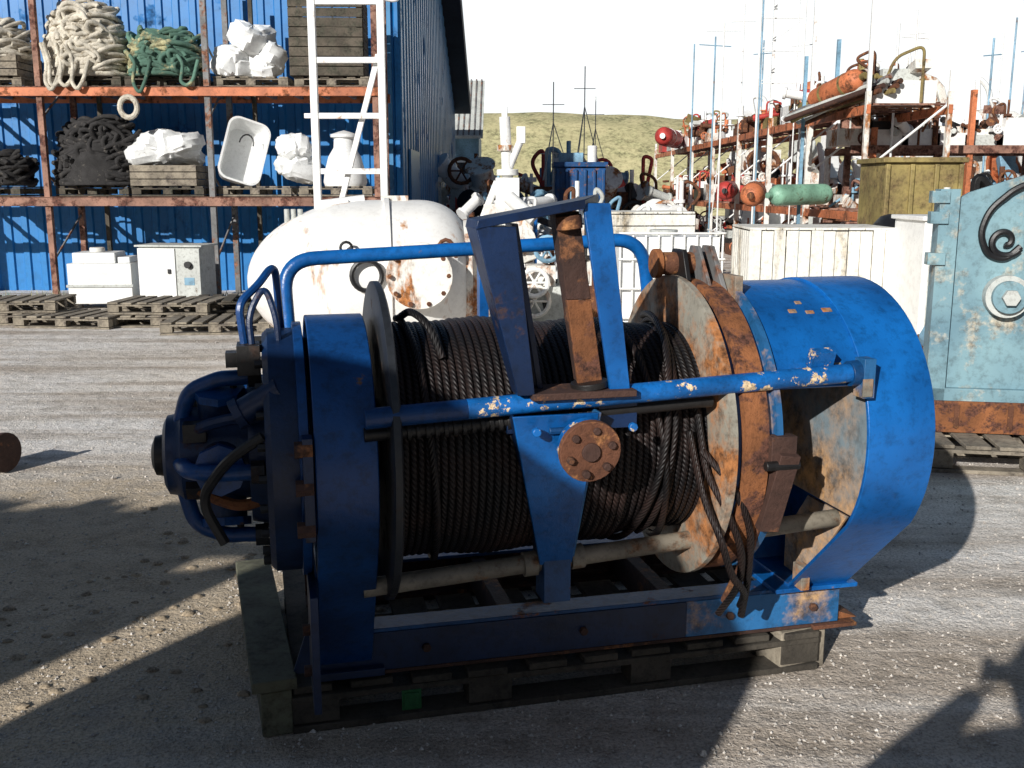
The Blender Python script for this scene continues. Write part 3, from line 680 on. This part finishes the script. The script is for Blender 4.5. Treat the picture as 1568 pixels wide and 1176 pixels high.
# ------------------------------------------------------------------ generic machinery clutter
def scrap(name,x,y,z,w,dp,h,seed,pal=('white','whiterust','rust','lblue','grey','dark')):
    q=random.Random(seed); m=MB(name)
    n=q.randint(8,13)
    m.mat(q.choice(pal)).box((x,y,z+h*.18),(w*.8,dp*.7,h*.36))
    m.mat(q.choice(pal)).box((x+q.uniform(-.1,.1)*w,y,z+h*.46),(w*.5,dp*.5,h*.2))
    for i in range(n):
        m.mat(q.choice(pal)); k=q.random(); px=x+q.uniform(-.42,.42)*w; py=y+q.uniform(-.45,.3)*dp; pz=z+q.uniform(.15,.75)*h
        if k<.3:
            l=q.uniform(.12,.4)*w; r=q.uniform(.04,.11)*h; a=q.uniform(0,3.1)
            d=Vector((math.cos(a)*l,math.sin(a)*l,q.uniform(-.1,.1)*h)); c=Vector((px,py,pz)); u=d.normalized()*.05
            m.cyl(c-d,c+d,r,14); m.cyl(c+d,c+d+u,r*1.35,14); m.cyl(c-d-u,c-d,r*1.3,14)
        elif k<.45:
            m.cyl((px,py,z),(px,py,z+h*q.uniform(.6,1.0)),q.uniform(.02,.06)*w,12)
            m.cyl((px,py,z+h*.6),(px,py,z+h*.64),q.uniform(.06,.12)*w,12)
        elif k<.72:
            m.box((px,py,pz),(q.uniform(.08,.3)*w,q.uniform(.1,.3)*dp,q.uniform(.06,.25)*h),(q.uniform(-20,20),q.uniform(-20,20),q.uniform(0,90)))
        elif k<.85:
            rr_=q.uniform(.08,.16)*h; m.tube([(px+rr_*math.cos(j*.3927),py-.1,pz+rr_*math.sin(j*.3927)) for j in range(16)],.012+.015*h,6,closed=True)
            for j in range(3): m.cyl((px-rr_*math.cos(j*1.05),py-.1,pz-rr_*math.sin(j*1.05)),(px+rr_*math.cos(j*1.05),py-.1,pz+rr_*math.sin(j*1.05)),.008+.006*h,5)
        else:
            m.tube(arcpts([(px,py,z),(px,py,z+h*.9),(px+q.uniform(-.4,.4)*w,py,z+h*q.uniform(.7,1)),(px+q.uniform(-.5,.5)*w,py+.1,z+h*.3)],6,.15*h),.01+.015*h,7)
    return m.done(.004)
q=random.Random(11)
PW=('white','white','whiterust','rust','lblue','grey','dark','white')
for i in range(7):
    x=-.5+i*.42; scrap('scrap_machinery',x,12.6+q.uniform(-.5,.9),0,q.uniform(.5,.9),.7,q.uniform(.9,1.45),100+i,PW)
for i in range(13):
    x=-1.2+i*.34; scrap('scrap_machinery',x,17.5+q.uniform(-1,1.5),0,q.uniform(.7,1.2),1,q.uniform(1.2,2.0),200+i,PW+('blue',))
for i in range(13):
    x=-2.2+i*.52; scrap('scrap_machinery',x,27+q.uniform(-1,3),0,q.uniform(1,1.7),1.4,q.uniform(1.8,3.0),300+i,PW+('red','lblue'))
for i in range(16):
    x=7.4+i*.8; scrap('scrap_machinery',x,22+q.uniform(-2,3),0,q.uniform(1,1.8),1.3,q.uniform(2.0,3.5),400+i,('white','whiterust','rust','orange','white','lblue','dark'))
for i in range(10):
    x=8.5+i*1.6; scrap('scrap_machinery',x,33+q.uniform(-2,3),0,q.uniform(1.5,2.6),1.6,q.uniform(4.0,5.8),450+i,('white','whiterust','rust','white','grey'))
bp=MB('ship_davit').mat('white'); bp.bx(-.22,.10,13.85,14.15,0,1.75); bp.cyl((-.06,14,1.75),(-.10,14,2.55),.075,14); bp.cyl((-.06,14,1.78),(-.06,14,1.86),.15,14); bp.mat('whiterust').cyl((-.09,14,2.1),(-.09,14,2.18),.11,14)
bp.mat('white').cyl((-.05,14,1.85),(.12,13.95,2.25),.05,12); bp.bx(.06,.18,13.9,14.0,2.2,2.42); bp.bx(-.14,-.06,13.95,14.05,2.55,2.68); bp.mat('whiterust').bx(-.38,.28,13.75,14.2,1.0,1.4); bp.mat('white').cyl((-.4,14,1.2),(-.2,14,1.7),.05,10); bp.cyl((-.05,13.7,1.5),(.3,13.6,1.2),.09,10); bp.done(.008)
bn=MB('steel_bin').mat('bluerust'); bn.bx(.9,1.95,21.5,22.5,0,2.05)
for i in range(6): bn.bx(.92+i*.19,.98+i*.19,21.44,21.5,.1,2.0)
bn.bx(.86,1.99,21.43,22.55,2.051,2.15); bn.mat('lblue').bx(1.0,1.5,21.8,22.3,2.151,2.35); bn.cyl((1.2,22,2.35),(1.2,22,2.6),.05,10); bn.mat('white').cyl((1.7,22,2.15),(1.7,22,2.5),.1,12); bn.done(.01)
for (x,y,h_) in [(.95,24,4.0),(1.7,24.5,4.4),(2.4,30,4.2)]:
    tp=MB('lattice_mast').mat('grey'); tp.cyl((x,y,0),(x,y,h_),.014,6)
    for k in range(3):
        a=k*2.09; tp.cyl((x+.45*math.cos(a),y+.45*math.sin(a),1.8),(x,y,h_-.9),.012,6)
    tp.cyl((x-.25,y,h_-.5),(x+.25,y,h_-.5),.009,6); tp.cyl((x-.3,y,2.4),(x+.3,y,2.4),.010,6); tp.done()
crate('wooden_crate',2.92,10.0,.0,1.36,1.0,1.22,'woodw',-3,vert=True,gap=.008,top=True)
ib=MB('caged_tank').mat('whitep'); ib.bx(1.12,2.12,10.4,11.3,.15,1.12); ib.mat('white')
for i in range(9): ib.cyl((1.1+i*.13,10.36,.12),(1.1+i*.13,10.36,1.16),.012,6)
for z in (.3,.6,.9,1.16): ib.cyl((1.08,10.34,z),(2.16,10.34,z),.012,6); ib.cyl((2.16,10.34,z),(2.16,11.3,z),.012,6)
ib.mat('grey').cyl((1.6,10.8,1.12),(1.6,10.8,1.18),.15,20); ib.mat('wood').bx(1.1,2.15,10.4,11.3,0,.14); ib.done(.008)
crate('wooden_crate',1.55,12.0,0,1.0,.8,1.32,'woodw',4,vert=False,top=True)
wc=MB('white_cabinet').mat('white'); wc.bx(3.55,4.3,8.8,9.5,0.08,1.33); wc.mat('grey').bx(3.6,4.2,8.785,8.799,.2,1.2); wc.mat('black').bx(3.66,3.70,8.76,8.784,.7,.82); wc.mat('white').bx(3.52,4.33,8.77,9.53,1.331,1.37)
wc.mat('dark').bx(3.55,4.3,8.85,9.45,0,.08); wc.done(.01)
yb=MB('ochre_steel_box').mat('yellow'); yb.bx(5.05,6.1,14,15,.1,1.95)
for i in range(4): yb.bx(5.05+i*.33,5.11+i*.33,13.95,14,.1,1.93)
yb.bx(5.0,6.15,13.93,15.05,1.951,2.02); yb.mat('rust').bx(5.05,6.1,14.0,15,0,.1); yb.done(.01)
wh=MB('rubber_tyre').mat('black'); wh.tube([(4.05,11.0+.32*math.cos(k*.2617),.9+.32*math.sin(k*.2617)) for k in range(24)],.12,12,closed=True); wh.mat('grey').cyl((4.0,11,.9),(4.1,11,.9),.2,20); wh.mat('woodd').bx(3.8,4.3,10.6,11.4,0,.46); wh.done()

r2=MB('pallet_rack')
ys=[15.3,18.2,21.0,23.8,26.9,30.0,33.6,37.5]
for i,yv in enumerate(ys):
    for x in (5.2,6.4):
        top=[6.0,6.6,6.5,3.2,3.4,3.2,3.3,3.2][i] if x<6 else 3.3
        w_=.05 if i else .035
        r2.mat('whiterust').bx(x-w_,x+w_,yv-.04,yv+.04,0,3.0); r2.mat('white').bx(x-.03,x+.03,yv-.025,yv+.025,3.001,max(3.05,top))
    for z in (.5,1.9): r2.mat('white').cyl((5.25,yv,z),(6.35,yv,z+.9),.02,6)
for z in (1.2,2.75):
    for x in (5.2,6.4): r2.mat('orange').bx(x-.03,x+.03,15.25,37.6,z-.07,z+.06)
    for i in range(45): r2.mat('rackrust').bx(5.22,6.38,15.4+i*.5,15.45+i*.5,z+.061,z+.09)
r2.done(.003)
q=random.Random(5)
for i in range(14):
    scrap('scrap_machinery',5.8+q.uniform(-.2,.2),16+i*1.55,2.85,1.1,1.3,q.uniform(.5,1.05),500+i,('rust','orange','white','red','rust','yellow','whiterust','grey','white'))
    if i>3: scrap('scrap_machinery',5.8,16+i*1.55,1.3,1.1,1.2,q.uniform(.6,1.2),600+i,('red','rust','white','orange','dark','whiterust'))
    scrap('scrap_machinery',5.8,16+i*1.55,0,1.1,1.2,q.uniform(.7,1.0),700+i,('red','white','rust','orange','dark','grey'))
def capsule(name,p0,p1,r,mat,band=None):
    p0=Vector(p0);p1=Vector(p1);d=(p1-p0).normalized(); m=MB(name).mat(mat)
    L=(p1-p0).length; N=22
    prof=[]
    for i in range(9): a=R(90*i/8); prof.append((r*(1-math.cos(a)),max(.004,r*math.sin(a))))
    prof+= [(L-x,rr_) for x,rr_ in reversed(prof)]
    up=Vector((0,0,1)); u=d.cross(up).normalized(); w=d.cross(u); vs=[]
    for (x,rr_) in prof:
        for k in range(N): a=2*math.pi*k/N; vs.append(p0+d*x+(u*math.cos(a)+w*math.sin(a))*rr_)
    fs=[(i*N+k,i*N+(k+1)%N,(i+1)*N+(k+1)%N,(i+1)*N+k) for i in range(len(prof)-1) for k in range(N)]
    m.add(vs,fs)
    if band:
        for f in (.3,.7): m.mat(band).cyl(p0+d*L*f,p0+d*(L*f+.05),r*1.03,N)
    m.cyl(p1,p1+d*.08,r*.3,10)
    return m.done(angle=50)
capsule('gas_cylinder',(5.3,17.2,1.52),(4.15,16.5,1.50),.17,'green')
capsule('gas_cylinder',(5.2,24.5,1.60),(4.6,22.3,1.56),.2,'red','dark')
capsule('gas_cylinder',(5.2,32.6,3.1),(4.2,29.0,3.05),.26,'red','white')
capsule('gas_cylinder',(4.1,17.3,1.55),(3.85,16.6,1.50),.19,'orange','rust')
capsule('buoy',(4.75,16.6,2.95),(5.15,15.5,3.22),.17,'orange','yellow')
pb=MB('pipe_bundle')
for i in range(11):
    pb.mat(['drust','grey','rackgrey','yellow','rust'][i%5]).cyl((4.35+.06*i,16.6+.1*i,2.68+.05*(i%3)),(5.2+.05*i,15.4,3.02+.07*(i%4)),.04,10)
pb.done()
r3=MB('cantilever_rack')
for x in (6.0,7.6,9.2,10.8,12.4):
    r3.mat('orange').bx(x-.04,x+.04,17.2,17.3,0,2.6 if x!=7.6 else 3.2); r3.mat('rackrust').bx(x-.05,x+.05,18.5,18.6,0,2.6)
for z in (1.0,2.25):
    for yv in (17.15,18.55): r3.mat('rackrust').bx(5.6,13,yv,yv+.06,z-.07,z+.06)
r3.done(.003)
for i in range(14):
    scrap('scrap_machinery',5.8+i*.53,17.8,2.32,.8,1.0,q.uniform(.4,.85),800+i,('rust','white','dark','whiterust','rackrust','grey','white'))
    scrap('scrap_machinery',5.9+i*.55,17.8,1.06,.8,1.0,q.uniform(.6,1.0),850+i,('rust','white','dark','whiterust','rackrust','lblue','rust'))
    scrap('scrap_machinery',6.4+i*.5,13.2+q.uniform(-.6,.6),0,.7,.8,q.uniform(1.0,1.7),900+i,('rust','white','dark','whiterust','rackrust','lblue','grey'))
rf=MB('red_steel_frame').mat('rackrust')
for x in (6.55,6.78): rf.bx(x-.025,x+.025,17.9,17.95,2.3,3.25)
for z in (2.6,2.9,3.22): rf.bx(6.575,6.755,17.9,17.94,z-.02,z+.02)
rf.done()
q=random.Random(77)
for (x,y,h_,r_) in [(4.6,19.5,7,.016),(5.1,18.9,7,.012),(6.2,17,4.2,.02),(9.1,20,4.4,.02),(8.2,24,4.6,.02),(7.2,26,4.6,.02),(10.2,22,4.8,.02),(4.3,21.5,4.9,.018),(4.9,25.5,5.2,.02),(5.0,29,5.5,.02),(5.9,27,6.2,.02),(6.6,24,4.9,.018),(7.9,21,4.3,.018),(8.8,23,5.2,.02),(11.4,24,5.4,.02),(9.9,26,5.9,.025),(6.9,29,5.6,.02),(12.2,25,5.0,.02)]:
    ms=MB('mast_pole').mat('white' if q.random()<.75 else 'lblue')
    ms.cyl((x,y,0),(x,y,h_),r_,6)
    ms.cyl((x,y,0),(x,y,.03),r_*4,8)
    if q.random()<.6:
        zz=h_-q.uniform(.1,.8); l=q.uniform(.15,.4); ms.cyl((x-l,y,zz),(x+l,y,zz+q.uniform(-.05,.05)),r_*.6,6)
    if q.random()<.5: ms.cyl((x,y,h_*.5),(x+q.uniform(-1,1),y+.5,0.02),r_*.6,6)
    ms.done()
sc=MB('scaffold_tower').mat('white')
for (x,y) in ((4.75,20.3),(5.6,20.3)): sc.cyl((x,y,0),(x,y,7.2),.02,6)
for z in (3.6,4.2,4.8,5.4,6.0): sc.cyl((4.75,20.3,z),(5.6,20.3,z),.010,6); sc.cyl((4.75,20.3,z),(5.6,20.3,z+.6),.008,6)
sc.done()
bl=MB('blue_post').mat('lblue'); bl.bx(5.54,5.60,18,18.06,3.0,4.1); bl.bx(4.725,4.775,17,17.05,0,3.7); bl.done()
pn=MB('ornamental_steel_hatch').mat('door')
pn.bx(0,1.7,0,.05,.36,1.52); pn.prism([(-.0,1.50),(1.7,1.50),(1.7,1.80),(.6,1.74),(.12,1.58)],'y',.004,.046)
pn.bx(-.05,.06,-.05,.10,.34,1.60); pn.bx(-.05,1.7,-.05,.0,.34,.42)
for z in (1.16,1.40,1.52): pn.bx(-.10,.0,-.07,.02,z,z+.07)
pn.mat('grey').cyl((.36,-.0,.98),(.36,-.08,.98),.125,28); pn.mat('door').cyl((.36,-.08,.98),(.36,-.12,.98),.095,28); pn.mat('grey').cyl((.36,-.12,.98),(.36,-.16,.98),.05,6)
pn.mat('black')
def spiral(cx,cz,r0,r1,a0,a1,n=40): return [(cx+(r0+(r1-r0)*i/n)*math.cos(R(a0+(a1-a0)*i/n)),-.02,cz+(r0+(r1-r0)*i/n)*math.sin(R(a0+(a1-a0)*i/n))) for i in range(n+1)]
pn.tube(spiral(.33,1.30,.02,.095,-90,330),.018,8,r2=.022)
pts=[(.42,-.02,1.27),(.34,-.02,1.19),(.24,-.02,1.22),(.19,-.02,1.34),(.23,-.02,1.48),(.36,-.02,1.60),(.46,-.02,1.64)]
pn.tube(arcpts(pts,5,.1),.020,8)
pn.tube(spiral(.58,1.32,.02,.14,200,600),.022,8); pn.tube(arcpts([(.46,-.02,1.35),(.46,-.02,1.5),(.58,-.02,1.62),(.82,-.02,1.60),(1.0,-.02,1.4),(.9,-.02,1.15)],6,.12),.022,8)
pn.mat('orust').bx(-.03,1.75,-.12,.14,.24,.338); pn.bx(-.03,1.75,-.14,-.121,.17,.36)
for i in range(6): pn.mat('rust').bx(.1+i*.3,.13+i*.3,-.15,-.141,.2,.34)
pn.done(.005,(2.56,6.05,0),-10)
pallet((3.30,5.92,0),-10,1.7,.9,'wood',H=.165)
PR=('whiterust','lblue','rust','drust','white','dark')
scrap('scrap_machinery',3.15,6.7,0,.9,.6,1.72,951,PR)
scrap('scrap_machinery',3.9,7.2,0,1.1,.6,1.9,952,PR)

# ------------------------------------------------------------------ behind the photographer
rl=MB('added_shadow_reel').mat('wood')  # unseen reel, added and sized to throw a curved shadow over the winch
cx,cz,RR=-2.53,1.79,1.03
for y0 in (-1.15,-.87):
    rl.prism([(cx+RR*math.cos(2*math.pi*k/48),cz+RR*math.sin(2*math.pi*k/48)) for k in range(48)],'y',y0,y0+.04)
rl.mat('ropek').cyl((cx,-1.11,cz),(cx,-.87,cz),.6,32)
rl.mat('rackrust').cyl((cx,-1.3,cz),(cx,-.68,cz),.04,12)
for y0 in (-1.27,-.72):
    for sx in (-.75,.75): rl.tube([(cx,y0,cz),(cx+sx,y0,0)],.045,8)
    rl.bx(cx-.8,cx+.8,y0-.04,y0+.04,0,.08)
rl.done()
fn=MB('added_shadow_fence').mat('woodd')  # unseen fence, added to cast the shadow on the left ground
for i in range(34):
    fn.bx(-8.9+i*.142,-8.9+i*.142+.135,-1.22,-1.19,.05,2.95+.05*math.sin(i*1.7)-(.4 if i>31 else 0))
for z in (.5,1.6,2.6): fn.bx(-8.9,-4.1,-1.26,-1.222,z,z+.1)
for x in (-8.9,-7.2,-5.5,-4.2): fn.bx(x,x+.1,-1.36,-1.262,0,2.8)
fn.done()
ph=bpy.data.objects.new('photographer',None); scene.collection.objects.link(ph)
J=[(0,0,.95),(0,.0,1.15),(0,.0,1.38),(0,.01,1.50),
   (-.21,0,1.42),(-.44,.10,1.28),(-.07,.24,1.52),
   (.21,0,1.42),(.44,.10,1.28),(.07,.24,1.52),
   (-.11,0,.9),(-.15,.03,.5),(-.18,0,.09),(-.19,.13,.05),
   (.11,0,.9),(.15,.03,.5),(.18,0,.09),(.19,.13,.05)]
E=[(0,1),(1,2),(2,3),(2,4),(4,5),(5,6),(2,7),(7,8),(8,9),(0,10),(10,11),(11,12),(12,13),(0,14),(14,15),(15,16),(16,17)]
rad=[.18,.175,.19,.075,.10,.075,.04,.10,.075,.04,.12,.085,.06,.05,.12,.085,.06,.05]
me=bpy.data.meshes.new('body'); me.from_pydata(J,E,[]); me.materials.append(M['jacket'])
bo=bpy.data.objects.new('body',me); scene.collection.objects.link(bo); bo.parent=ph
sk=bo.modifiers.new('skin','SKIN')
for i,v in enumerate(me.skin_vertices[0].data): v.radius=(rad[i],rad[i]*.8 if i<3 else rad[i]); v.use_root=(i==0)
sb=bo.modifiers.new('sub','SUBSURF'); sb.levels=2; sb.render_levels=2
hd=MB('head',ph).mat('skin'); hd.lathe([(0,-.13),(.05,-.12),(.068,-.08),(.078,0),(.08,.05),(.07,.1),(.04,.13),(0,.14)],(0,.03,1.65),20); hd.cyl((0,.1,1.65),(0,.13,1.63),.014,8); hd.cyl((.08,.03,1.65),(.09,.03,1.65),.025,10); hd.cyl((-.08,.03,1.65),(-.09,.03,1.65),.025,10)
hd.mat('dark').lathe([(.083,.0),(.09,.04),(.082,.1),(.05,.14),(0,.155)],(0,.015,1.66),20)
for sx in (-1,1):
    for k in range(4): hd.mat('skin').tube([(sx*.075,.235,1.54+.02*k),(sx*.06,.27,1.555+.02*k),(sx*.03,.275,1.56+.02*k)],.009,6)
    hd.tube([(sx*.07,.23,1.53),(sx*.05,.24,1.52),(sx*.03,.25,1.53)],.011,6)
hd.mat('black').bx(-.055,.055,.235,.262,1.55,1.61); hd.done()
ph.location=(-.17,-.42,0)

# ------------------------------------------------------------------ light, sky, camera
dirv=Vector((.48,.877,-.415)).normalized()
sun=bpy.data.lights.new('sun','SUN'); sun.energy=5; sun.angle=R(.5); sun.color=(1,.97,.92)
so=bpy.data.objects.new('sun',sun); scene.collection.objects.link(so); so.rotation_euler=dirv.to_track_quat('-Z','Y').to_euler()
w=bpy.data.worlds.new('World'); scene.world=w; w.use_nodes=True; nt=w.node_tree; ns=nt.nodes
sky=ns.new('ShaderNodeTexSky'); sky.sky_type='NISHITA'; sky.sun_disc=False; sky.sun_elevation=R(22.5); sky.sun_rotation=math.atan2(-.48,-.877)
sky.air_density=1.0; sky.dust_density=.6; sky.ozone_density=1
bg=ns['Background']; bg.inputs['Strength'].default_value=.05; lk(nt,sky.outputs[0],bg.inputs['Color'])
tc=ns.new('ShaderNodeTexCoord'); sp=ns.new('ShaderNodeSeparateXYZ'); lk(nt,tc.outputs['Generated'],sp.inputs[0])
mr=ns.new('ShaderNodeMapRange'); mr.interpolation_type='SMOOTHSTEP'; mr.inputs[1].default_value=.14; mr.inputs[2].default_value=.36; mr.inputs[3].default_value=1; mr.inputs[4].default_value=0
lk(nt,sp.outputs['Z'],mr.inputs[0])
my=ns.new('ShaderNodeMapRange'); my.inputs[1].default_value=.0; my.inputs[2].default_value=.75; my.inputs[3].default_value=.10; my.inputs[4].default_value=1.12
lk(nt,sp.outputs['Y'],my.inputs[0])
b2=ns.new('ShaderNodeBackground'); b2.inputs['Color'].default_value=(.95,.985,1,1); lk(nt,my.outputs[0],b2.inputs['Strength'])
mxs=ns.new('ShaderNodeMixShader'); lk(nt,mr.outputs[0],mxs.inputs[0]); lk(nt,bg.outputs[0],mxs.inputs[1]); lk(nt,b2.outputs[0],mxs.inputs[2])
lk(nt,mxs.outputs[0],ns['World Output'].inputs['Surface'])
cam=bpy.data.cameras.new('camera'); co=bpy.data.objects.new('camera',cam); scene.collection.objects.link(co)
co.location=(0,0,1.6); co.rotation_euler=(R(90-10.9),0,0); cam.lens=35.6; cam.sensor_width=36; cam.clip_start=.05; cam.clip_end=1000
scene.camera=co
